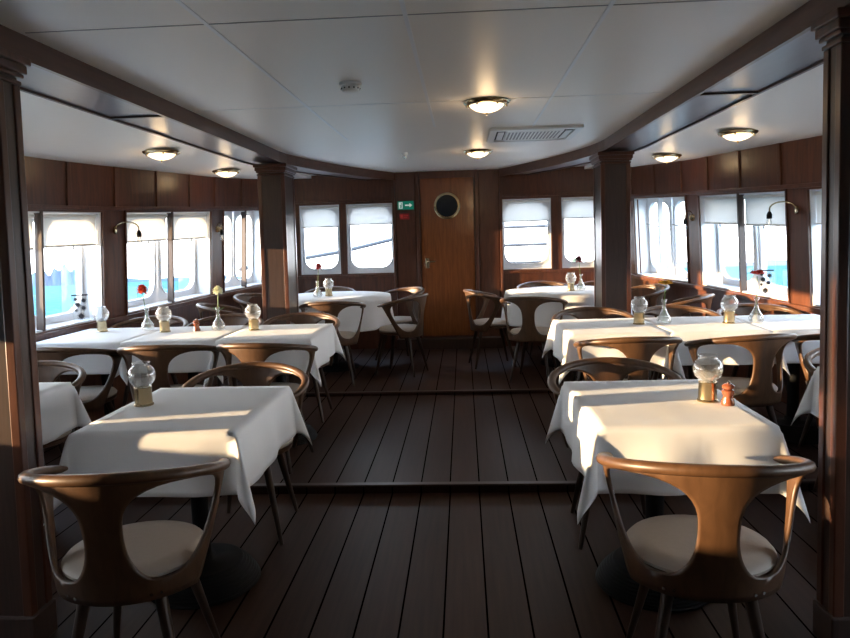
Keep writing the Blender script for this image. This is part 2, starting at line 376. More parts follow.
WN = [0]
def rrect(cx, cy, hx, hy, r, n=8):
    pts = []
    for qx, qy, a0 in ((1, 1, 0), (-1, 1, 90), (-1, -1, 180), (1, -1, 270)):
        for i in range(n + 1):
            a = R(a0 + 90 * i / n); pts.append((cx + qx * (hx - r) + r * math.cos(a), cy + qy * (hy - r) + r * math.sin(a)))
    return pts
def window(p00, p10, p01, p11, outn, holes, blind=True, depth=0.17, mat='white', desc='', drop=0.23, bracket=False):
    """opening with corners (bottom start, bottom end, top start, top end); holes = fractional u ranges with one steel porthole each"""
    WN[0] += 1
    def Q(u, v, dd=0.0): return (p00.lerp(p10, u)).lerp(p01.lerp(p11, u), v) + outn * dd
    W = (p10 - p00).length; H = (p01 - p00).length
    root = bpy.data.objects.new('window_%d' % WN[0], None); C.objects.link(root); root.location = Q(0.5, 0, 0); struct(root)
    inv = Matrix.Translation(-root.location)
    def L(mb): mb.v = [tuple(Vector(p) - root.location) for p in mb.v]; return mb
    # wood casing
    mb = MB(); cw = 0.014
    for (u0, u1, v0, v1) in ((-cw / W, 0.0, -cw / H, 1 + cw / H), (1, 1 + cw / W, -cw / H, 1 + cw / H), (0, 1, -cw / H, 0), (0, 1, 1, 1 + cw / H)):
        mb.hexa([Q(u0, v0, -.012), Q(u1, v0, -.012), Q(u1, v1, -.012), Q(u0, v1, -.012), Q(u0, v0, .05), Q(u1, v0, .05), Q(u1, v1, .05), Q(u0, v1, .05)])
    L(mb).build('casing', 'trim', root)
    for i in range(len(holes) - 1):   # mullion
        um = (holes[i][1] + holes[i + 1][0]) / 2; hw = 0.010 / W
        mb = MB().hexa([Q(um - hw, 0, -.006), Q(um + hw, 0, -.006), Q(um + hw, 1, -.006), Q(um - hw, 1, -.006), Q(um - hw, 0, .05), Q(um + hw, 0, .05), Q(um + hw, 1, .05), Q(um - hw, 1, .05)])
        L(mb).build('mullion', 'white' if bracket else 'column', root)
    # white reveal box
    mb = MB(); th = 0.01
    e_u, e_v = th / W, th / H
    for (u0, u1, v0, v1) in ((0, e_u, 0, 1), (1 - e_u, 1, 0, 1), (e_u, 1 - e_u, 0, e_v), (e_u, 1 - e_u, 1 - e_v, 1)):
        mb.hexa([Q(u0, v0, .005), Q(u1, v0, .005), Q(u1, v1, .005), Q(u0, v1, .005), Q(u0, v0, depth), Q(u1, v0, depth), Q(u1, v1, depth), Q(u0, v1, depth)])
    L(mb).build('reveal', mat, root)
    n = 8
    for (u0, u1) in holes:
        cu = (u0 + u1) / 2 * W; hw = (u1 - u0) / 2 * W
        mx_, mt, mbm = min(0.035, hw * 0.15), 0.045, 0.06
        hx = hw - mx_; v0m, v1m = mbm, H - mt
        inner = rrect(cu, (v0m + v1m) / 2, hx, (v1m - v0m) / 2, min(0.13, hx * 0.6), n)
        outer = []
        for (x, y) in inner:
            dx, dy = x - cu, y - H / 2; s_ = min(hw / max(abs(dx), 1e-6), (H / 2) / max(abs(dy), 1e-6)); outer.append((cu + dx * s_, H / 2 + dy * s_))
        # snap nearest to corners
        for cx_, cy_ in ((cu - hw, 0), (cu + hw, 0), (cu - hw, H), (cu + hw, H)):
            i = min(range(len(outer)), key=lambda k: (outer[k][0] - cx_) ** 2 + (outer[k][1] - cy_) ** 2); outer[i] = (cx_, cy_)
        N = len(inner); mb = MB(); vs = []
        for ring, dd in ((outer, depth - 0.01), (inner, depth - 0.01), (inner, depth + 0.03), (outer, depth + 0.03)):
            vs += [Q(x / W, y / H, dd) for x, y in ring]
        fs = []
        for j in range(3):
            for i in range(N): i2 = (i + 1) % N; fs.append((j * N + i, j * N + i2, (j + 1) * N + i2, (j + 1) * N + i))
        mb.add(vs, fs); sf_ = L(mb).build('steel_frame', mat, root, smooth=True)
        # raised rim
        rim = [Q(x / W, y / H, depth - 0.012) for x, y in inner]
        mb = MB().tube([*rim, rim[0]], 0.008, 6); L(mb).build('rim', mat, sf_, smooth=True)
        mb = MB().add([Q(x / W, y / H, depth + 0.012) for x, y in inner], [tuple(range(N))]); L(mb).build('pane', 'glass', sf_)
        if bracket:
            mb = MB().tube([Q((u0 + .01), 0.60, depth - .03), Q((u1 - .01), 0.66, depth - .03)], 0.007, 6); L(mb).build('stay_bar', 'steel', root, smooth=True)
    bd = min(.045, depth * .3)
    if blind:
        for i, (u0, u1) in enumerate(holes):
            g0, g1 = u0 + 0.015 / W, u1 - 0.015 / W
            b_ = thing('roller_blind', desc % (('near ' if i == 0 else 'far ') if len(holes) > 1 else ''), 'blind', Q((u0 + u1) / 2, 0.97, 0.05), group=None)
            def LB(mb): mb.v = [tuple(Vector(p) - b_.location) for p in mb.v]; return mb
            dr = drop * (1 + 0.04 * math.sin(WN[0] * 3 + i))
            vb_ = 1 - (dr + 0.03) / H
            LB(MB().hexa([Q(g0, vb_, bd - .001), Q(g1, vb_, bd - .001), Q(g1, 0.96, bd - .001), Q(g0, 0.96, bd - .001), Q(g0, vb_, bd + .001), Q(g1, vb_, bd + .001), Q(g1, 0.96, bd + .001), Q(g0, 0.96, bd + .001)])).build('fabric', 'blind', b_)
            LB(MB().tube([Q(g0, 0.965, bd), Q(g1, 0.965, bd)], 0.016, 10)).build('roller', 'plastic', b_, smooth=True)
            LB(MB().tube([Q(g0, vb_, bd), Q(g1, vb_, bd)], 0.008, 8)).build('bottom_bar', 'plastic', b_, smooth=True)
            um = (g0 + g1) / 2 + 0.03
            LB(MB().tube([Q(um, vb_, bd - .005), Q(um, vb_ - 0.02, bd - .005), Q(um, vb_ - 0.045, bd - .005)], [0.002, 0.008, 0.003], 6)).build('pull', 'black', b_, smooth=True)
    return root

winsL = [(0.75, 2.25), (2.65, 3.72), (3.98, 5.22), (5.50, 6.78), (7.00, 7.72)]
winsR = [(0.75, 2.30), (2.75, 4.05), (4.45, 5.08), (5.32, 6.58), (6.80, 7.70)]
wall_side(-1, winsL, 'wall_left'); wall_side(1, winsR, 'wall_right')
for side, wl in ((-1, winsL), (1, winsR)):
    sn = 'left' if side < 0 else 'right'
    for i, (a, bb) in enumerate(wl):
        sa, sb = interp(SILL, a), interp(SILL, bb)
        p00, p10, p01, p11 = wallp(side, a, sa), wallp(side, bb, sb), wallp(side, a, sa + .82), wallp(side, bb, sb + .82)
        nrm = (p10 - p00).cross(p01 - p00).normalized()
        if nrm.x * side < 0: nrm = -nrm
        two = (bb - a) > 0.7
        dsc = {0: 'white roller blind, %spanel, in the ' + sn + ' window beside the camera',
               1: 'white roller blind, %spanel, in the ' + sn + ' wall window behind the near column',
               2: ('white half-lowered blind, %spanel of the window next to the near left column' if side < 0 else 'white half-lowered blind in the single window next to the near right column%s'),
               3: 'white blind, %spanel of the ' + sn + ' double window between the wall lamps',
               4: 'white roller blind, %spanel of the double window by the far ' + sn + ' column'}[i]
        window(p00, p10, p01, p11, nrm, [(0, 0.49), (0.51, 1)] if two else [(0, 1)], desc=dsc, bracket=(side > 0 and i == 4), blind=not (i == 4), drop=0.38 if i == 0 and side < 0 else (.30 if i == 1 else .22))

# ------------------------------------------------------------------ front wall
fw_w = [(-1.76, -1.28), (-1.20, -0.63), (0.63, 1.21), (1.33, 1.80)]
mb = MB()
def fbox(x0, x1, z0, z1, y0=0.0, y1=0.05, m_=None):
    (m_ or mb).box(x0, x1, FAR + y0, FAR + y1, z0, z1, lean)
xs = [-2.05] + [v for p in fw_w for v in p] + [2.05]
fbox(-2.1, 2.1, 1.80, 2.19); 
for (a, bb) in ((-2.1, -0.31), (0.31, 2.1)): fbox(a, bb, 0.0, 0.98)
cuts = [-2.1, -1.76, -1.28, -1.20, -0.63, -0.31]
for a, bb in ((-2.1, -1.76), (-1.28, -1.20), (-0.63, -0.31), (0.31, 0.63), (1.21, 1.33), (1.80, 2.1)): fbox(a, bb, 0.98, 1.80)
fbox(-0.31, 0.31, 0.0, 0.22)
struct(mb.build('wall_front', 'wall'))
for (a, bb) in fw_w:
    P_ = lambda x, z: Vector(lean((x, FAR, z)))
    dsc = {-1.76: 'white roller blind in the front window beside the far left column%s', -1.20: 'white roller blind in the front window left of the door, under the exit sign side%s',
           0.63: 'white roller blind in the front window just right of the door%s', 1.33: 'white roller blind in the front window beside the far right column%s'}[a]
    window(P_(a, .98), P_(bb, .98), P_(a, 1.80), P_(bb, 1.80), Vector((0, 1, 0)), [(0, 1)], depth=0.06, desc=dsc, drop=0.22)
# wall behind the camera
mb = MB().box(-3.0, 3.0, -2.65, -2.6, -0.05, 2.2); struct(mb.build('wall_back', 'wall'))
# pilaster strips beside the door, rails on the front wall
k = 50
for x0, x1, th in ((-0.645, -0.615, .035), (-0.36, -0.325, .045), (0.325, 0.36, .045), (0.615, 0.645, .035), (-0.60, -0.375, .012), (0.375, 0.60, .012)):
    m2 = MB(); fbox(x0, x1, Z2, CZ, -th, 0, m2); struct(m2.build('trim_%d' % k, 'trim', bevel=0.004)); k += 1
for x0, x1 in ((-1.95, -0.65), (0.65, 1.95)):
    for z0 in (0.935, 1.825):
        m2 = MB(); fbox(x0, x1, z0, z0 + .03, -.02, 0, m2); struct(m2.build('trim_%d' % k, 'trim', bevel=0.003)); k += 1
m2 = MB(); fbox(-0.325, 0.325, 2.07, CZ, -.03, 0, m2); struct(m2.build('trim_%d' % k, 'trim', bevel=0.003)); k += 1
# threshold step
m2 = MB().box(-0.62, 0.62, FAR - 0.22, FAR - 0.03, Z2, 0.20); struct(m2.build('trim_%d' % k, 'column', bevel=0.006)); k += 1
# door
dr = bpy.data.objects.new('door_1', None); C.objects.link(dr); dr.location = (0, FAR - 0.01, 0.22); struct(dr)
def LD(mb): mb.v = [tuple(Vector(lean(p)) - dr.location) for p in mb.v]; return mb
LD(MB().box(-0.31, 0.31, FAR - 0.015, FAR + 0.03, 0.22, 2.07)).build('door_leaf', 'door', dr)
# porthole ring, glass, handle
def disc_y(mb, cx, cz, prof, n=32):
    vs = []; fs = []
    for (r_, y_) in prof:
        for i in range(n):
            a = 2 * PI * i / n; vs.append((cx + r_ * math.cos(a), FAR + y_, cz + r_ * math.sin(a)))
    for j in range(len(prof) - 1):
        for i in range(n): i2 = (i + 1) % n; fs.append((j * n + i, j * n + i2, (j + 1) * n + i2, (j + 1) * n + i))
    if prof[-1][0] > 0: fs.append(tuple((len(prof) - 1) * n + i for i in range(n)))
    mb.add(vs, fs); return mb
ring = LD(disc_y(MB(), 0.0, 1.745, [(0.155, -.016), (0.155, -.03), (0.145, -.036), (0.128, -.036), (0.122, -.026), (0.122, -.016)])); ring.f = [f for f in ring.f if len(f) == 4]
ring.build('porthole_ring', 'brass', dr, smooth=True)
LD(disc_y(MB(), 0.0, 1.745, [(0.124, -.017), (0.124, -.020)])).build('porthole_glass', 'darkglass', dr)
hd = LD(MB().tube([(-0.245, FAR - .016, 1.10), (-0.245, FAR - .06, 1.10), (-0.235, FAR - .066, 1.10), (-0.15, FAR - .066, 1.10)], 0.009, 8)); hd.build('handle', 'brass', dr, smooth=True)
LD(MB().box(-0.265, -0.225, FAR - .022, FAR - .012, 1.02, 1.14)).build('lock_plate', 'brass', dr, bevel=0.003)
# exit sign and red sign
sg = thing('exit_sign', 'green exit sign with white arrow and running figure left of the door', 'sign', (-0.485, FAR - 0.03, 1.765))
def LS(mb, o): mb.v = [tuple(Vector(lean(p)) - Vector(lean(tuple(o.location)))) for p in mb.v]; return mb
yq = FAR - 0.018
LS(MB().box(-0.58, -0.39, yq - .008, yq, 1.715, 1.815), sg).build('panel', 'green', sg)
a = MB().box(-0.492, -0.435, yq - .0105, yq - .008, 1.757, 1.773)
a.add([(x, y, z) for y in (yq - .0105, yq - .008) for x, z in ((-0.44, 1.790), (-0.44, 1.740), (-0.405, 1.765))], [(0, 1, 2), (3, 5, 4), (0, 3, 4, 1), (1, 4, 5, 2), (2, 5, 3, 0)])
LS(a, sg).build('arrow', 'signwhite', sg)
a = MB().box(-0.566, -0.520, yq - .0095, yq - .008, 1.727, 1.803); LS(a, sg).build('doorway_symbol', 'signwhite', sg)
a = MB().tube([(-0.548, yq - .011, 1.735), (-0.540, yq - .011, 1.757), (-0.536, yq - .011, 1.778)], 0.005, 5).tube([(-0.530, yq - .011, 1.737), (-0.536, yq - .011, 1.757)], 0.004, 5).box(-0.540, -0.530, yq - .012, yq - .009, 1.783, 1.793)
a.tube([(-0.552, yq - .011, 1.765), (-0.524, yq - .011, 1.770)], 0.003, 5); LS(a, sg).build('running_figure', 'green', sg)
sg2 = thing('fire_sign', 'small dull red sign with pale marks below the green exit sign', 'sign', (-0.500, FAR - 0.03, 1.635))
LS(MB().box(-0.560, -0.445, yq - .006, yq, 1.600, 1.670), sg2).build('panel', 'red', sg2)
a = MB().box(-0.548, -0.520, yq - .008, yq - .006, 1.615, 1.655); a.box(-0.508, -0.458, yq - .008, yq - .006, 1.640, 1.652); a.box(-0.508, -0.470, yq - .008, yq - .006, 1.618, 1.628)
LS(a, sg2).build('marks', 'petal_red', sg2)

# ------------------------------------------------------------------ beams (lined bulkhead girders) with polished soffits
BZ = 2.08
def beam(side, nm_i):
    inner = [(1.37, -2.6), (1.37, 3.7), (1.37, 5.9)]
    for i in range(1, 13):
        t = i / 12; inner.append((lerp(1.37, 0.62, t ** 1.55), lerp(5.9, FAR, t)))
    outer = [(x + 0.32 if y < 6 else x + 0.32, y) for x, y in inner]
    mb = MB(); mr = MB()
    for (a, bb), (c, d) in zip(zip(inner, outer), zip(inner[1:], outer[1:])):
        s = side
        mb.hexa([(s * (a[0] + .012), a[1], BZ), (s * bb[0], bb[1], BZ), (s * d[0], d[1], BZ), (s * (c[0] + .012), c[1], BZ), (s * (a[0] + .012), a[1], CZ), (s * bb[0], bb[1], CZ), (s * d[0], d[1], CZ), (s * (c[0] + .012), c[1], CZ)])
        for off0, off1, z0, z1, dst in ((-0.008, 0.012, BZ - .018, CZ, mr),):
            dst.hexa([(s * (a[0] + off0), a[1], z0), (s * (a[0] + off1), a[1], z0), (s * (c[0] + off1), c[1], z0), (s * (c[0] + off0), c[1], z0), (s * (a[0] + off0), a[1], z1), (s * (a[0] + off1), a[1], z1), (s * (c[0] + off1), c[1], z1), (s * (c[0] + off0), c[1], z1)])
        mr.hexa([(s * (bb[0] - .005), bb[1], BZ - .012), (s * (bb[0] + .012), bb[1], BZ - .012), (s * (d[0] + .012), d[1], BZ - .012), (s * (d[0] - .005), d[1], BZ - .012), (s * (bb[0] - .005), bb[1], BZ + .06), (s * (bb[0] + .012), bb[1], BZ + .06), (s * (d[0] + .012), d[1], BZ + .06), (s * (d[0] - .005), d[1], BZ + .06)])
    struct(mb.build('ceiling', 'soffit'))
    struct(mr.build('trim_%d' % nm_i, 'beam'))
    m3 = MB().box(side * 1.37, side * 1.69, 3.69, 3.72, BZ - .01, BZ); struct(m3.build('trim_%d' % (nm_i + 1), 'column'))
beam(-1, 80); beam(1, 84)

# ------------------------------------------------------------------ columns
def column(cx, y0, y1, wd, floor_z, label):
    t = thing('column', label, 'column', (cx, (y0 + y1) / 2 - TRIM * 1.4, floor_z))
    def LC(mb): mb.v = [tuple(Vector(lean(p)) - t.location) for p in mb.v]; return mb
    x0, x1 = cx - wd / 2, cx + wd / 2; top = BZ - .02
    LC(MB().box(x0, x1, y0, y1, floor_z, top)).build('shaft', 'column', t, bevel=0.004)
    # corner battens (stand proud of the panelled faces)
    bt = MB(); e = 0.006; s = 0.035
    for ax in (x0 - e, x1 + e - s):
        for ay in (y0 - e, y1 + e - s): bt.box(ax, ax + s, ay, ay + s, floor_z + .12, top - .10)
    LC(bt).build('corner_beads', 'trim', t, bevel=0.004)
    LC(MB().box(x0 - .014, x1 + .014, y0 - .014, y1 + .014, floor_z, floor_z + .12)).build('plinth', 'column', t, bevel=0.005)
    cp = MB()
    for i, (g, za, zb_) in enumerate(((.010, -.10, -.085), (.016, -.075, -.06), (.024, -.06, -.03), (.034, -.03, -.002))): cp.box(x0 - g, x1 + g, y0 - g, y1 + g, top + za, top + zb_)
    LC(cp).build('capital', 'trim', t, bevel=0.004)
column(-1.472, 5.98, 6.32, 0.225, Z2, 'dark wooden column beside the far left tables, nearer the door')
column(1.475, 5.98, 6.32, 0.235, Z2, 'dark wooden column beside the far right tables, nearer the door')
column(-1.525, 2.26, 2.37, 0.34, 0.0, 'large dark wooden column at the left edge of the view')
column(1.54, 2.27, 2.37, 0.34, 0.0, 'large dark wooden column at the right edge of the view')

# ------------------------------------------------------------------ chair
def rail_pt(th, rr=1.0, z=0.0):    # th = 0 at the back centre (-y), +-180 at front
    a = R(th); return Vector((0.286 * rr * math.sin(a), -0.252 * rr * math.cos(a), z))
def rail_z(th): return 0.765 - 0.085 * (1 - math.cos(R(th))) / 1.5
def make_chair(label):
    t = thing('dining_chair', label, 'chair')
    # backrest shell
    zb, zt, z_bot, z_top = 0.432, 0.735, 0.372, 0.752
    rows = [z_bot, 0.392, 0.412, zb] + [zb + (zt - zb) * (0.5 - 0.5 * math.cos(PI * i / 22)) for i in range(1, 22)] + [zt, z_top]
    def T(z): k = (z - z_bot) / (z_top - z_bot); return 66 + 42 * k ** 0.8
    def open_(z):
        if z <= zb + 1e-6 or z >= zt - 1e-6: s = 0.0
        else:
            u = (2 * z - zb - zt) / (zt - zb); s = (1 - abs(u) ** 2.6) ** (1 / 2.6)
        k = min(1, max(0, (z - zb) / (zt - zb)))
        cmid = lerp(13, 11.5, k); amid = T(z) - lerp(11, 10, k)
        m_ = lerp((cmid + amid) / 2 + 2, (cmid + amid) / 2 + 8, k); h0 = (m_ - cmid) * s; h1 = (amid - m_) * s
        return m_ - h0, m_ + h1
    def sp(th, z):
        k = max(0, (z - 0.40) / 0.35); rr = 0.80 + 0.19 * k ** 1.35
        if z < 0.40: rr -= (0.40 - z) * 0.6
        zz = z if z < .43 else .43 + (z - .43) * (rail_z(th) - .43) / (.752 - .43)
        return rail_pt(th, rr, zz)
    mb = MB(); nc, ns = 12, 7; vs = []; fs = []; st = 2 * (ns + 1) + (nc + 1)
    for z in rows:
        c_, a_ = open_(z); Tz = T(z)
        ths = [lerp(-Tz, -a_, i / ns) for i in range(ns + 1)] + [lerp(-c_, c_, i / nc) for i in range(nc + 1)] + [lerp(a_, Tz, i / ns) for i in range(ns + 1)]
        vs += [sp(th, z) for th in ths]
    idx = list(range(ns)) + list(range(ns + 1, ns + 1 + nc)) + list(range(ns + nc + 2, st - 1))
    for j in range(len(rows) - 1):
        for i in idx: fs.append((j * st + i, j * st + i + 1, (j + 1) * st + i + 1, (j + 1) * st + i))
    mb.add(vs, fs); mb.build('backrest', 'oak', t, smooth=True, solid=0.013, auto=False)
    # top rail
    ra = MB(); vs = []; fs = []; n = 48; K = 10
    for i in range(n + 1):
        th = lerp(-120, 120, i / n); c = rail_pt(th, 1.0, rail_z(th))
        a = R(th); nx = Vector((0.245 * math.sin(a), -0.288 * math.cos(a), 0)).normalized()
        ed = min(1.0, min(i, n - i) / 5); sc_ = 0.35 + 0.65 * math.sqrt(max(0, 1 - (1 - ed) ** 2)) if ed < 1 else 1.0
        for k in range(K):
            t_ = 2 * PI * k / K; vs.append(c + nx * (0.019 * sc_ * math.cos(t_)) + Vector((0, 0, 0.017 * sc_ * math.sin(t_))))
    for i in range(n):
        for k in range(K): k2 = (k + 1) % K; fs.append((i * K + k, i * K + k2, (i + 1) * K + k2, (i + 1) * K + k))
    fs.append(tuple(range(K))[::-1]); fs.append(tuple(n * K + k for k in range(K)))
    ra.add(vs, fs).build('rail', 'oak', t, smooth=True)
    # seat pan and pad
    pan = MB().lathe([(0.0, .398), (.19, .398), (.205, .405), (.208, .418), (.20, .424), (0, .424)], 40); pan.v = [(x * 1.02, y * 0.97 + 0.01, z) for x, y, z in pan.v]
    pan.build('seat_pan', 'oak', t, smooth=True)
    pad = MB().lathe([(0.0, .424), (.195, .424), (.210, .432), (.212, .442), (.200, .456), (.15, .464), (0, .466)], 40); pad.v = [(x * 1.02, y * 0.97 + 0.01, z) for x, y, z in pad.v]
    pad.build('seat', 'leather', t, smooth=True)
    for ang, rf in ((42, .265), (-42, .265), (140, .275), (-140, .275)):
        a = R(ang); s, c = math.sin(a), -math.cos(a)
        p0 = Vector((0.155 * s, 0.155 * c, 0.400)); p1 = Vector((rf * s, rf * c, 0.0))
        MB().tube([p0, p0.lerp(p1, .35), p1], [0.019, 0.0175, 0.010], 12).build('leg', 'oakleg', t, smooth=True)
    return t
CH0 = make_chair('x')
used = [False]
def chair(x, y, face, label, group):   # face = heading the sitter looks to, degrees clockwise from forward
    z = 0.0 if y < S1 - .1 else (Z1 if y < S2 + .05 else Z2)
    if not used[0]:
        used[0] = True; CH0.location = (x, y, z); CH0.rotation_euler = (0, 0, R(-face)); CH0['label'] = label; CH0['group'] = group; return CH0
    return dup(CH0, (x, y, z), R(-face), label, group)

# ------------------------------------------------------------------ tables
def make_table(label):
    t = thing('pedestal_table', label, 'table')
    MB().box(-.295, .295, -.37, .37, .712, .738).build('tabletop', 'oak', t, bevel=0.004)
    MB().tube([(0, 0, .09), (0, 0, .70)], 0.035, 20).build('post', 'black', t, smooth=True)
    MB().box(-.16, .16, -.16, .16, .700, .712).build('mounting_plate', 'black', t)
    prof = [(0.0, 0.0), (.225, 0.0)]
    r_ = .225; z = 0.0
    for i in range(9):
        z2 = z + .0105; prof += [(r_, z + .002), (r_ + .003, (z + z2) / 2), (r_, z2 - .002), (r_ - .006, z2)]; z = z2; r_ -= 0.004 + .0012 * i
    prof += [(.05, z + .006), (.045, z + .03), (.0, z + .03)]
    MB().lathe(prof, 40).build('base', 'black', t, smooth=True, auto=False)
    return t
def cloth_mesh(hx, hy, o, seed, z=0.7405):
    rnd = random.Random(seed); nx, ny = 46, 52
    ph = [rnd.uniform(0, 6.28) for _ in range(8)]; sk = rnd.uniform(-.02, .02)
    def grid(h):
        inner = [lerp(-h, h, i / 16) for i in range(17)]; ov = [o * i / 12 for i in range(1, 13)]
        return [-h - v for v in ov[::-1]] + inner + [h + v for v in ov]
    gx, gy = grid(hx), grid(hy)
    vs = []; fs = []
    for j, y in enumerate(gy):
        for i, x in enumerate(gx):
            px, py = max(-hx, min(hx, x)), max(-hy, min(hy, y)); ex, ey = x - px, y - py
            e = math.hypot(ex, ey)
            if e < 1e-6:
                zz = z + 0.0012 * (1 if abs(x) < 0.004 or abs(y) < 0.004 else 0) + .0006 * math.sin(9 * x + ph[0]) * math.sin(8 * y + ph[1]); vs.append((x, y, zz)); continue
            nxx, nyy = ex / e, ey / e; s2 = abs(2 * nxx * nyy)
            tt = min(1, e / 0.03)
            # corner excess gathers to one pleat that swings out
            if s2 > 1e-3:
                f0 = 0.05 + 0.26 * s2 ** 1.5
                fl = e * f0 + 0.006
                side_dir = 0.0
            else:
                fl = 0.006 + 0.05 * e
            wob = 0.010 * math.sin(11 * (px * 1.3 + py) + ph[2]) * e / o + 0.006 * math.sin(23 * (px - py) + ph[3]) * e / o
            if s2 > 1e-3:
                wob *= (1 - s2) 
            fl = (fl + wob) * (0.4 + 0.6 * tt)
            drop = e * (0.975 if s2 < 1e-3 else 0.975 - 0.04 * s2)
            drop = drop - 0.004 * (1 - tt)
            vs.append((px + nxx * fl, py + nyy * fl, z - drop + 0.001))
    W = len(gx)
    for j in range(len(gy) - 1):
        for i in range(W - 1): fs.append((j * W + i, j * W + i + 1, (j + 1) * W + i + 1, (j + 1) * W + i))
    return MB().add(vs, fs)
TB0 = make_table('x'); tused = [False]
def table(x, y, z, lab_t, lab_c, seed, o=0.23, rz=0, grp_t='square pedestal tables', grp_c='square white tablecloths'):
    if not tused[0]:
        tused[0] = True; TB0.location = (x, y, z); TB0.rotation_euler = (0, 0, rz); TB0['label'] = lab_t; TB0['group'] = grp_t
    else: dup(TB0, (x, y, z), rz, lab_t, grp_t)
    c = cloth_mesh(.298, .373, o, seed).build('tablecloth', 'linen', None, smooth=True, solid=0.0016, off=1.0, auto=False)
    c.location = (x, y, z); c.rotation_euler = (0, 0, rz)
    tag(c, lab_c, 'tablecloth', grp_c)
TT = 0.743   # height of the laid cloth above the deck

YN = 2.77
table(-0.925, YN - 0.10, 0, 'square pedestal table with ribbed black foot under the near left cloth', 'large white tablecloth on the near left table with the single glass candle lamp', 1)
table(0.912, YN - 0.11, 0, 'square pedestal table with ribbed black foot under the near right cloth', 'large white tablecloth on the near right table with candle lamp and wooden mill', 2)
table(-2.05, YN + .07, 0, 'pedestal table half hidden behind the left foreground column', 'white tablecloth showing just right of the left foreground column', 3)
table(2.12, YN + .13, 0, 'pedestal table half hidden behind the right foreground column', 'white tablecloth corner showing just left of the right foreground column', 4)
R2 = 4.62
xsL = (-1.08, -1.69, -2.30); xsR = (1.10, 1.70, 2.29)
nmL = ('aisle end', 'middle', 'window end')
for i, x in enumerate(xsL):
    table(x, R2 - .06, Z1, 'pedestal table at the %s of the joined second row on the left' % nmL[i], 'white tablecloth at the %s of the joined left second row' % nmL[i], 10 + i, o=0.22 if i == 0 else 0.20)
for i, x in enumerate(xsR):
    table(x, R2 - .12, Z1, 'pedestal table at the %s of the joined second row on the right' % nmL[i], 'white tablecloth at the %s of the joined right second row' % nmL[i], 20 + i, o=0.22 if i == 0 else 0.20)

# round tables
def round_table(cx, cy, rad, lab, labc, seed):
    t = thing('round_table', lab, 'table', (cx, cy, Z2), group='round tables by the far windows')
    MB().lathe([(0, .712), (rad, .712), (rad + .003, .725), (rad, .738), (0, .738)], 48).build('tabletop', 'oak', t, smooth=True)
    MB().tube([(0, 0, .03), (0, 0, .712)], .04, 20).build('post', 'black', t, smooth=True)
    MB().lathe([(0, 0), (.26, 0), (.26, .012), (.05, .035), (0, .035)], 40).build('base', 'black', t, smooth=True)
    rnd = random.Random(seed); n = 120; mb = MB(); vs = [(0, 0, .7405)]; fs = []
    rings = [rad * .5, rad + .004]; ph = rnd.uniform(0, 6)
    hs = 14
    for r_ in rings: vs += [(r_ * math.cos(2 * PI * i / n), r_ * math.sin(2 * PI * i / n), .7405) for i in range(n)]
    for k in range(1, hs + 1):
        e = 0.30 * k / hs
        for i in range(n):
            a = 2 * PI * i / n; w_ = math.sin(11 * a + ph) + .5 * math.sin(17 * a + 2 * ph)
            rr = rad + .008 + (0.028 + .020 * w_) * (k / hs); dd = e * (0.92 + .10 * abs(math.sin(2 * a + .4)))
            vs.append((rr * math.cos(a), rr * math.sin(a), .7405 - dd))
    nr = len(rings) + hs
    for i in range(n): fs.append((0, 1 + i, 1 + (i + 1) % n))
    for j in range(nr - 1):
        for i in range(n): fs.append((1 + j * n + i, 1 + (j + 1) * n + i, 1 + (j + 1) * n + (i + 1) % n, 1 + j * n + (i + 1) % n))
    c = mb.add(vs, fs).build('round_tablecloth', 'linen', None, smooth=True, solid=.0016, off=1.0, auto=False); c.location = (cx, cy, Z2)
    tag(c, labc, 'tablecloth', 'round white tablecloths')
round_table(-1.18, 6.98, .60, 'round pedestal table beyond the far left column', 'white cloth on the round table beyond the far left column', 5)
round_table(1.20, 6.98, .60, 'round pedestal table beyond the far right column', 'white cloth on the round table beyond the far right column', 6)

# ------------------------------------------------------------------ chairs placed
gN = 'chairs at the near tables'; gR = 'chairs at the second row tables'; gF = 'chairs round the far round tables'
c1 = chair(-0.87, 2.015, -6, 'curved dark oak chair nearest the camera on the left, its back to us', gN)
c2 = chair(0.875, 2.04, 6, 'curved dark oak chair nearest the camera on the right, sunlit on its rail', gN)
chair(-0.88, 3.20, 176, 'dark oak chair facing us behind the near left table', gN)
chair(0.86, 3.15, 184, 'dark oak chair facing us behind the near right table', gN)
chair(-2.10, 3.36, 170, 'pale-railed oak chair showing beside the left foreground column', gN)
chair(2.15, 3.40, 190, 'sunlit oak chair rail showing beside the right foreground column', gN)
lab = ('aisle end', 'middle', 'window end')
for i, (x, a) in enumerate(((-1.01, 6), (-1.61, -4), (-2.21, 8))): chair(x, 4.05, a, 'oak chair with its back to us at the %s of the left second row' % lab[i], gR)
for i, (x, a) in enumerate(((1.11, -3), (1.74, -12), (2.36, 6))): chair(x, 3.99, a, 'oak chair with its back to us at the %s of the right second row' % lab[i], gR)
for i, (x, a) in enumerate(((-1.07, 178), (-1.66, 184), (-2.26, 178))): chair(x, 5.14, a, 'oak chair facing us behind the %s table of the left second row' % lab[i], gR)
for i, (x, a) in enumerate(((1.12, 182), (1.74, 178), (2.31, 182))): chair(x, 5.06, a, 'oak chair facing us behind the %s table of the right second row' % lab[i], gR)
fl = [(-1.02, 6.20, -6, 'in front of the far left round table, back to us'), (-0.44, 6.62, -72, 'at the aisle side of the far left round table'), (-0.52, 7.32, -125, 'at the door side of the far left round table'),
      (-1.32, 7.58, 180, 'behind the far left round table, under the front windows'), (-1.93, 7.05, 110, 'at the far left round table close to the left wall'), (-1.97, 6.12, 70, 'against the left wall behind the far left column')]
for x, y, a, s in fl: chair(x, y, a, 'oak chair ' + s, gF)
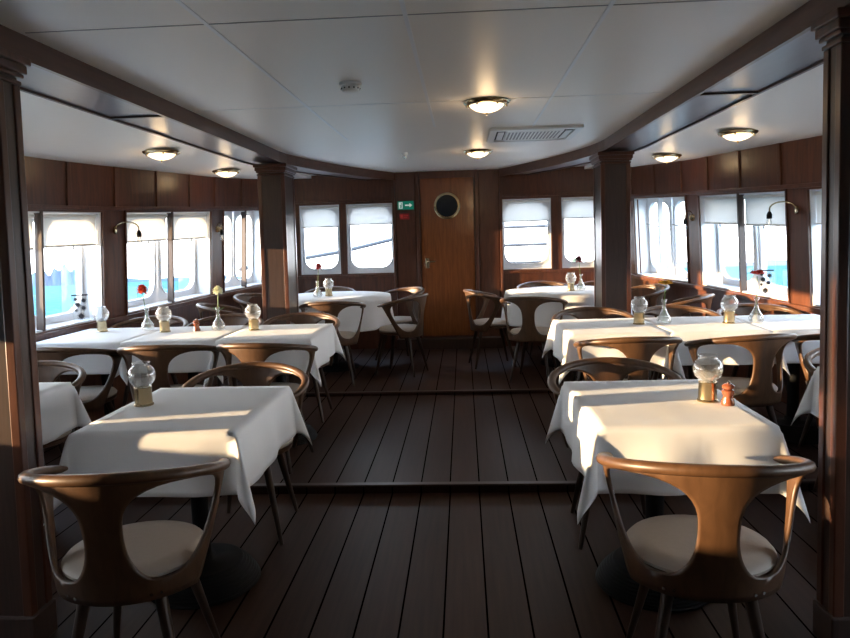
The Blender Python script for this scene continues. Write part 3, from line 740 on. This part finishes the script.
fr_ = [(0.80, 6.22, 18, 'in front of the far right round table, sun on its splat'), (0.44, 6.95, 80, 'at the aisle side of the far right round table, nearest the door'), (1.05, 7.62, 180, 'behind the far right round table, under the front windows'),
       (1.93, 6.96, -105, 'at the far right round table close to the right wall'), (2.00, 5.92, -60, 'by the right wall just beyond the second row'), (1.40, 6.12, -20, 'in front of the far right round table, half behind the column')]
fr_[5] = (1.62, 7.55, -145, 'in the far right corner behind the round table')
for x, y, a, s in fr_: chair(x, y, a, 'oak chair ' + s, gF)
for c in (c1, c2):
    for th in (-34, -27, 27, 34):
        p = rail_pt(th, .80 - .008 * .6, 0.392); a = R(th); nx = Vector((math.sin(a), -math.cos(a), 0))
        MB().tube([p + nx * .004, p + nx * .012], 0.0045, 8).build('screw', 'steel', c, smooth=True)

# ------------------------------------------------------------------ table-top things
def make_candle():
    t = thing('candle_lamp', 'x', 'candle lamp')
    base = MB().lathe([(.0, 0), (.033, 0), (.034, .004), (.030, .008), (.029, .062), (.031, .066), (.027, .067), (.026, .010), (0, .009)], 28)
    base.build('brass_base', 'brass', t, smooth=True)
    cw_ = MB().lathe([(0, .010), (.020, .010), (.020, .058), (.018, .062), (0, .061)], 20).build('candle', 'wax', t, smooth=True)
    prof = [(.026, .062), (.028, .072), (.040, .084), (.0465, .100), (.047, .115), (.041, .132), (.030, .143), (.028, .150), (.031, .155), (.0295, .155), (.0265, .150), (.0285, .142), (.0395, .131), (.0455, .115), (.045, .100), (.0385, .085), (.0265, .073), (.0245, .062)]
    g = MB().lathe(prof, 32); g.f = [f for f in g.f if len(f) == 4]; g.build('glass_globe', 'tableglass', t, smooth=True, auto=False)
    MB().tube([(0, 0, .061), (.001, 0, .070)], .0012, 6).build('wick', 'black', cw_)
    return t
def make_mill(mat):
    t = thing('pepper_mill', 'x', 'mill')
    MB().lathe([(0, 0), (.024, 0), (.025, .008), (.019, .025), (.017, .034), (.022, .046), (.023, .054), (.014, .058), (0, .058)], 24).build('body', mat, t, smooth=True)
    MB().lathe([(0, .058), (.014, .058), (.021, .063), (.022, .072), (.014, .080), (0, .082)], 24).build('cap', mat, t, smooth=True)
    MB().lathe([(0, .082), (.005, .082), (.006, .087), (0, .090)], 12).build('knob', 'steel', t, smooth=True)
    return t
def make_vase():
    t = thing('bud_vase', 'x', 'vase')
    prof = [(.0, 0), (.030, 0), (.036, .006), (.037, .022), (.030, .040), (.016, .060), (.0105, .080), (.010, .110), (.014, .128), (.0125, .128), (.0085, .110), (.009, .080), (.0145, .060), (.0285, .040), (.035, .022), (.033, .008), (0, .006)]
    MB().lathe(prof, 28).build('glass_body', 'tableglass', t, smooth=True, auto=False)
    MB().lathe([(0, .007), (.0325, .009), (.0345, .022), (.028, .039), (0, .039)], 24).build('water', 'water', t, smooth=True)
    return t
def flower(x, y, z, mat, h, label, leanx=0.0, kind='carnation', leaves=False, seed=1):
    rnd = random.Random(seed)
    t = thing('cut_flower', label, 'flower', (x, y, z))
    top = Vector((leanx, 0, h))
    st_ = MB().tube([(-leanx * .2, 0, .014), (leanx * .1, 0, .11), top - Vector((0, 0, .01))], .0022, 6).build('stem', 'stem', t, smooth=True)
    mb = MB(); n = 42 if kind != 'daisy' else 30
    for i in range(n):
        az = i * 2.39996; k = (i + .5) / n
        if kind == 'daisy': el = R(10 + 40 * k); L_ = .052 - .018 * k
        elif kind == 'rose': el = R(-35 + 120 * k); L_ = .036
        else: el = R(-40 + 125 * k); L_ = .040
        d_ = Vector((math.cos(az) * math.cos(el), math.sin(az) * math.cos(el), math.sin(el))); s_ = Vector((-math.sin(az), math.cos(az), 0))
        nrm = d_.cross(s_); wd = .016 if kind != 'daisy' else .010
        p = top + Vector((0, 0, 0 if kind != 'rose' else -.004)); q1 = p + d_ * L_ * .55; q2 = p + d_ * L_ * rnd.uniform(.9, 1.1)
        mb.add([p, q1 + s_ * wd, q2 + s_ * wd * .5 + nrm * .003, q2 - s_ * wd * .5 - nrm * .003, q1 - s_ * wd, q1 + nrm * .003], [(0, 1, 5), (5, 1, 2), (5, 2, 3), (5, 3, 4), (0, 5, 4)])
    mb.build('bloom', mat, t, solid=.0006)
    if leaves:
        for s_ in (-1, 1):
            p = Vector((leanx * .3, 0, .135)); q = p + Vector((s_ * .045, .01, .022)); m_ = (p + q) / 2
            MB().add([p, m_ + Vector((0, .014, .006)), q, m_ + Vector((0, -.014, .004))], [(0, 1, 2), (0, 2, 3)]).build('leaf', 'stem', st_, solid=.0006)
    return t
def place(protos, key, maker, x, y, z, label, group, scale=None):
    if key not in protos:
        o = maker(); protos[key] = o; o.location = (x, y, z); o['label'] = label; o['group'] = group
        if scale: o.scale = (scale,) * 3
        return o
    return dup(protos[key], (x, y, z), 0.3 * len(label) % 6, label, group, scale)
PR = {}
zN, zR, zF = TT, TT + Z1, TT + Z2
def candle(x, y, z, lab, s=1.15): place(PR, 'c', make_candle, x, y, z, lab, 'glass and brass candle lamps', s)
def vase(x, y, z, lab, s=1.05): place(PR, 'v', make_vase, x, y, z, lab, 'glass bud vases', s)
candle(-1.146, 2.71, zN, 'large glass globe candle lamp on the near left table')
candle(1.100, 2.64, zN, 'large glass globe candle lamp beside the wooden mill on the near right table')
candle(-1.276, 4.651, zR, 'globe candle lamp beside the cream rose on the left second row')
candle(-1.903, 4.646, zR, 'globe candle lamp just right of the orange-red flower on the left second row')
candle(-2.40, 4.738, zR, 'globe candle lamp at the window end of the left second row, in the glare')
candle(1.314, 4.538, zR, 'globe candle lamp beside the yellow flower on the right second row')
candle(1.872, 4.495, zR, 'globe candle lamp beside the red flower on the right second row')
candle(-1.202, 6.97, zF, 'globe candle lamp on the far left round table')
candle(1.24, 6.916, zF, 'globe candle lamp on the far right round table')
place(PR, 'm', lambda: make_mill('copper'), 1.152, 2.575, zN, 'small reddish wooden pepper mill beside the near right candle lamp', 'wooden pepper mills', 1.0)
place(PR, 'm', lambda: make_mill('copper'), -1.683, 4.663, zR, 'small reddish wooden pepper mill beside the cream rose', 'wooden pepper mills', 1.0)
V = 1.25
vase(-1.537, 4.692, zR, 'glass bud vase holding the cream rose on the left second row', V)
vase(-2.085, 4.776, zR, 'glass bud vase holding the orange-red flower on the left second row', V)
vase(1.467, 4.513, zR, 'glass bud vase holding the yellow flower on the right second row', V)
vase(2.049, 4.515, zR, 'glass bud vase holding the red flower on the right second row', V)
vase(-1.297, 6.88, zF, 'glass bud vase on the far left round table', V)
vase(1.345, 6.959, zF, 'glass bud vase on the far right round table', V)
flower(-1.537, 4.692, zR, 'petal_white', .275, 'cream rose with green leaves in a bud vase on the left second row', .01, 'rose', True, 1)
flower(-2.085, 4.776, zR, 'petal_orange', .285, 'orange-red carnation in a bud vase on the left second row', -.02, 'carnation', False, 2)
flower(1.467, 4.513, zR, 'petal_yellow', .255, 'yellow daisy in a bud vase on the right second row', .005, 'daisy', False, 3)
flower(2.049, 4.515, zR, 'petal_red', .305, 'red spread-petalled flower in a bud vase on the right second row', 0.0, 'daisy', False, 4)
flower(-1.297, 6.88, zF, 'petal_dark', .30, 'pinkish dark red flower in the vase on the far left round table', .02, 'carnation', False, 5)
flower(1.345, 6.959, zF, 'petal_dark', .30, 'dark red carnation in the vase on the far right round table', -.02, 'carnation', False, 6)

# ------------------------------------------------------------------ lamps on the ceiling
def make_clamp(name_label, x, y, z, r=.13, power=0.8):
    t = thing('ceiling_lamp', name_label, 'ceiling lamp', (x, y, z), group='round brass ceiling lamps')
    k = r / .13
    MB().lathe([(0, 0), (.128 * k, 0), (.132 * k, -.006), (.126 * k, -.016), (.112 * k, -.024), (.100 * k, -.024), (.100 * k, -.008), (0, -.008)][::-1], 40).build('rim', 'brass', t, smooth=True)
    MB().lathe([(0, -.062 * k), (.03 * k, -.060 * k), (.065 * k, -.050 * k), (.090 * k, -.034 * k), (.099 * k, -.020), (.099 * k, -.010), (0, -.010)], 36).build('glass_dome', 'lampglass', t, smooth=True)
    for i in range(6):
        a = i * PI / 3; MB().lathe([(0, -.034), (.005, -.033), (.006, -.028), (.006, -.022), (0, -.022)], 10, (.112 * k * math.cos(a), .112 * k * math.sin(a), 0)).build('rim_screw', 'brass', t, smooth=True)
    MB().lathe([(0, -.080 * k), (.004, -.078 * k), (.006, -.070 * k), (.004, -.060 * k), (0, -.060 * k)], 10).build('finial', 'brass', t, smooth=True)
    ld = bpy.data.lights.new('lamp_bulb', 'POINT'); ld.energy = power; ld.color = (1.0, 0.68, 0.36); ld.shadow_soft_size = .05
    lo = bpy.data.objects.new('lamp_bulb', ld); C.objects.link(lo); lo.parent = t; lo.location = (0, 0, -.11 * k)
make_clamp('larger round brass ceiling lamp beside the air grille over the aisle', .33, 4.05, CZ)
make_clamp('round brass ceiling lamp over the aisle, the one nearest the door', .33, 6.36, CZ)
def outz(x, y): return lerp(2.115, interp(CEILW, y), (abs(x) - 1.60) / (interp(HB, y) + .06 - 1.60))
for x, y, l in ((-2.0, 5.02, 'round brass ceiling lamp over the left second row tables'), (-2.03, 6.5, 'round brass ceiling lamp beside the far left column'),
                (2.1, 5.02, 'round brass ceiling lamp over the right second row tables'), (2.04, 6.5, 'round brass ceiling lamp beside the far right column')):
    make_clamp(l, x, y, outz(x, y) - .004, power=0.6)
# smoke detector, sensor, grille
t = thing('smoke_detector', 'white round smoke detector on the ceiling left of the centre seam', 'smoke detector', (-.35, 3.44, CZ))
MB().lathe([(0, 0), (.052, 0), (.055, -.004), (.054, -.014), (.050, -.016), (0, -.016)][::-1], 32).build('base', 'plastic', t, smooth=True)
MB().lathe([(0, -.016), (.044, -.016), (.046, -.030), (.038, -.044), (.02, -.048), (0, -.048)][::-1], 32).build('cover', 'plastic', t, smooth=True)
sl = MB()
for i in range(12):
    a = i * PI / 6; sl.lathe([(0, -.033), (.004, -.033), (.004, -.027), (0, -.027)], 6, (.0445 * math.cos(a), .0445 * math.sin(a), 0))
sl.build('vent_slots', 'black', t)
t = thing('ceiling_sensor', 'small white sensor on the ceiling far down the aisle', 'sensor', (-.33, 6.33, CZ))
MB().lathe([(0, 0), (.03, 0), (.03, -.01), (.022, -.02), (0, -.02)][::-1], 24).build('base', 'plastic', t, smooth=True)
MB().lathe([(0, -.02), (.016, -.02), (.016, -.045), (.008, -.055), (0, -.056)][::-1], 20).build('nozzle', 'steel', t, smooth=True)
t = thing('air_grille', 'square white air conditioning cassette with perforated centre on the ceiling', 'air conditioner', (.72, 5.38, CZ))
g = MB(); h = .33
for x0, x1, y0, y1 in ((-h, h, -h, -h + .05), (-h, h, h - .05, h), (-h, -h + .05, -h + .05, h - .05), (h - .05, h, -h + .05, h - .05)): g.box(x0, x1, y0, y1, -.022, 0)
g.build('frame', 'plastic', t, bevel=.004)
MB().box(-.21, .21, -.21, .21, -.020, -.004).build('centre_panel', 'plastic', t, bevel=.003)
MB().box(-.28, .28, -.28, .28, -.006, -.001).build('duct_back', 'black', t)
pf = MB()
for i in range(15):
    for j in range(15): pf.box(-.19 + i * .0257, -.19 + i * .0257 + .013, -.19 + j * .0257, -.19 + j * .0257 + .013, -.0215, -.0195)
pf.build('perforations', 'greyplastic', t)
for s in (-1, 1):
    MB().box(s * .245 - .022, s * .245 + .022, -.2, .2, -.020, -.016).build('louvre', 'plastic', t)
    MB().box(-.2, .2, s * .245 - .022, s * .245 + .022, -.020, -.016).build('louvre', 'plastic', t)

# ------------------------------------------------------------------ wall lamps
def wall_lamp(side, y, ang, label, zoff=0.68):
    z = interp(SILL, y) + zoff; p = wallp(side, y, z); p.x -= side * .002
    t = thing('wall_lamp', label, 'wall lamp', p, R(ang), 'swan neck wall lamps on the window piers')
    # local: +x points into the room
    MB().tube([(0, 0, 0), (.012, 0, 0), (.016, 0, 0)], [.030, .030, .018], 20).build('rosette', 'brass', t, smooth=True)
    pts = [(.012, 0, 0)] + [(.10 - .088 * math.cos(a), 0, .012 + .050 * math.sin(a)) for a in [PI * i / 10 * 1.0 for i in range(0, 11)]] + [(.188, 0, -.01)]
    MB().tube(pts, .0055, 8).build('arm', 'brass', t, smooth=True)
    sk = MB().lathe([(0, -.06), (.018, -.058), (.019, -.03), (.012, -.012), (.006, -.004), (0, -.004)], 20, (.188, 0, 0)).build('socket', 'black', t, smooth=True)
    MB().lathe([(0, -.112), (.014, -.108), (.019, -.094), (.017, -.078), (.011, -.062), (.011, -.056), (0, -.056)], 20, (.188, 0, 0)).build('bulb', 'tableglass', sk, smooth=True)
    MB().tube([(.188, 0, -.06), (.184, 0, -.085), (.192, 0, -.098), (.188, 0, -.062)], .0012, 5).build('filament', 'lampglass', sk)
wall_lamp(-1, 5.36, 8, 'swan neck brass wall lamp between the near left windows, arm out over the room')
wall_lamp(-1, 6.89, -58, 'small wall lamp with bare bulb on the left pier nearer the far column', .64)
wall_lamp(1, 5.20, 172, 'swan neck brass wall lamp with black socket between the near right windows')
wall_lamp(1, 6.69, 232, 'small wall lamp with bare bulb on the right pier nearer the far column', .62)

# ------------------------------------------------------------------ acrylic cards on the window sills
def card(x, y, z, rz, label):
    t = thing('sill_card', label, 'card holder', (x, y, z), rz, 'clear printed cards on the window sills')
    MB().box(-.055, .055, -.0015, .0015, .006, .20).build('clear_panel', 'tableglass', t)
    MB().box(-.060, .060, -.018, .018, 0, .006).build('foot', 'tableglass', t)
    MB().box(-.055, .055, -.004, .004, .196, .206).build('top_edge', 'print', t)
    pr = MB(); rnd = random.Random(3)
    for cx, cz, rr in ((-.018, .13, .030), (.024, .160, .026), (.020, .105, .026), (-.028, .170, .020), (0, .045, .032), (-.030, .09, .018)):
        n = 12; vs = [(cx, -.0022, cz)]
        for i in range(n * 2):
            a = PI * i / n; q = rr * (1 if i % 2 else .45); vs.append((cx + q * math.cos(a), -.0022, cz + q * math.sin(a)))
        pr.add(vs, [(0, i + 1, (i + 1) % (2 * n) + 1) for i in range(2 * n)])
    pr.tube([(0, -.0025, .02), (.002, -.0025, .10)], .0015, 5)
    pr.build('floral_print', 'print', t)
card(-2.655, 4.93, interp(SILL, 4.93) + .016, R(20), 'clear card with dark floral print on the leftmost window sill')
card(2.53, 5.52, interp(SILL, 5.52) + .016, R(-20), 'clear card with dark floral print on the right window sill')

# ------------------------------------------------------------------ outside: foredeck rail, sea, land
rl = thing('bow_railing', 'white tubular rail of the foredeck beyond the right front window', 'railing', (0.9, 9.3, 0))
for zz in (1.00, 1.24, 1.48, 1.72): MB().tube([(-.9, .1, zz), (.62, .1, zz + .01)], .022, 10).build('rail_bar', 'railgrey', rl, smooth=True)
for xx in (-.85, .62): MB().tube([(xx, .1, .0), (xx, .1, 1.72)], .02, 10).build('stanchion', 'railgrey', rl, smooth=True)
r2 = thing('bow_bulwark_rail', 'sloping pale rail outside the left front windows', 'railing', (-1.3, 9.6, 0))
MB().tube([(-1.6, -.3, 1.02), (-.2, 0, 1.22), (1.0, .3, 1.48)], .03, 10).build('top_rail', 'railgrey', r2, smooth=True)
MB().tube([(-.95, -.2, .0), (-.95, -.2, 1.10)], .02, 8).build('stanchion', 'white', r2, smooth=True)
sea = MB().add([(-9000, -9000, 0), (9000, -9000, 0), (9000, 9000, 0), (-9000, 9000, 0)], [(0, 1, 2, 3)]).build('sea', 'sea'); sea.location = (0, 0, -2.6); sea.rotation_euler = (-TRIM, 0, 0)
tag(sea, 'pale turquoise sea outside the windows', 'sea'); sea['kind'] = 'stuff'
# foredeck outside
struct(MB().box(-2.6, 2.6, 8.6, 12.5, -.1, 0.0).build('trim_99', 'greyplastic'))
def land(name, az0, az1, dist, hgt, mat, label, seed, base=-8):
    rnd = random.Random(seed); n = 40; mb = MB(); vs = []
    for i in range(n + 1):
        t = i / n; a = R(lerp(az0, az1, t)); env = math.sin(PI * t) ** .35
        h_ = hgt * env * (.75 + .25 * math.sin(t * 13 + seed) * math.sin(t * 29 + seed * 2)) + rnd.uniform(0, hgt * .08)
        for dd, zz in ((dist - hgt * 2, 0), (dist, h_), (dist + hgt * 3, 0)):
            y = dd * math.cos(a); vs.append((dd * math.sin(a), y, -2.6 - TRIM * y + zz - .2))
    fs = []
    for i in range(n):
        for k in range(2): fs.append((i * 3 + k, i * 3 + k + 1, (i + 1) * 3 + k + 1, (i + 1) * 3 + k))
    o = mb.add(vs, fs).build(name, mat, None, smooth=True); tag(o, label, 'land'); return o
land('island', -33.2, -28.6, 900, 24, 'island', 'blue wooded island seen through the leftmost window', 4)
land('coastline', -36, -12, 1500, 10, 'island', 'thin blue coast along the horizon through the left windows', 2)
land('coastline', 14, 34, 1500, 14, 'beach', 'pale low shore along the horizon through the right windows', 3)
land('headland', 6, 12.5, 700, 14, 'greenland', 'green and sandy shore through the front window by the far right column', 5)
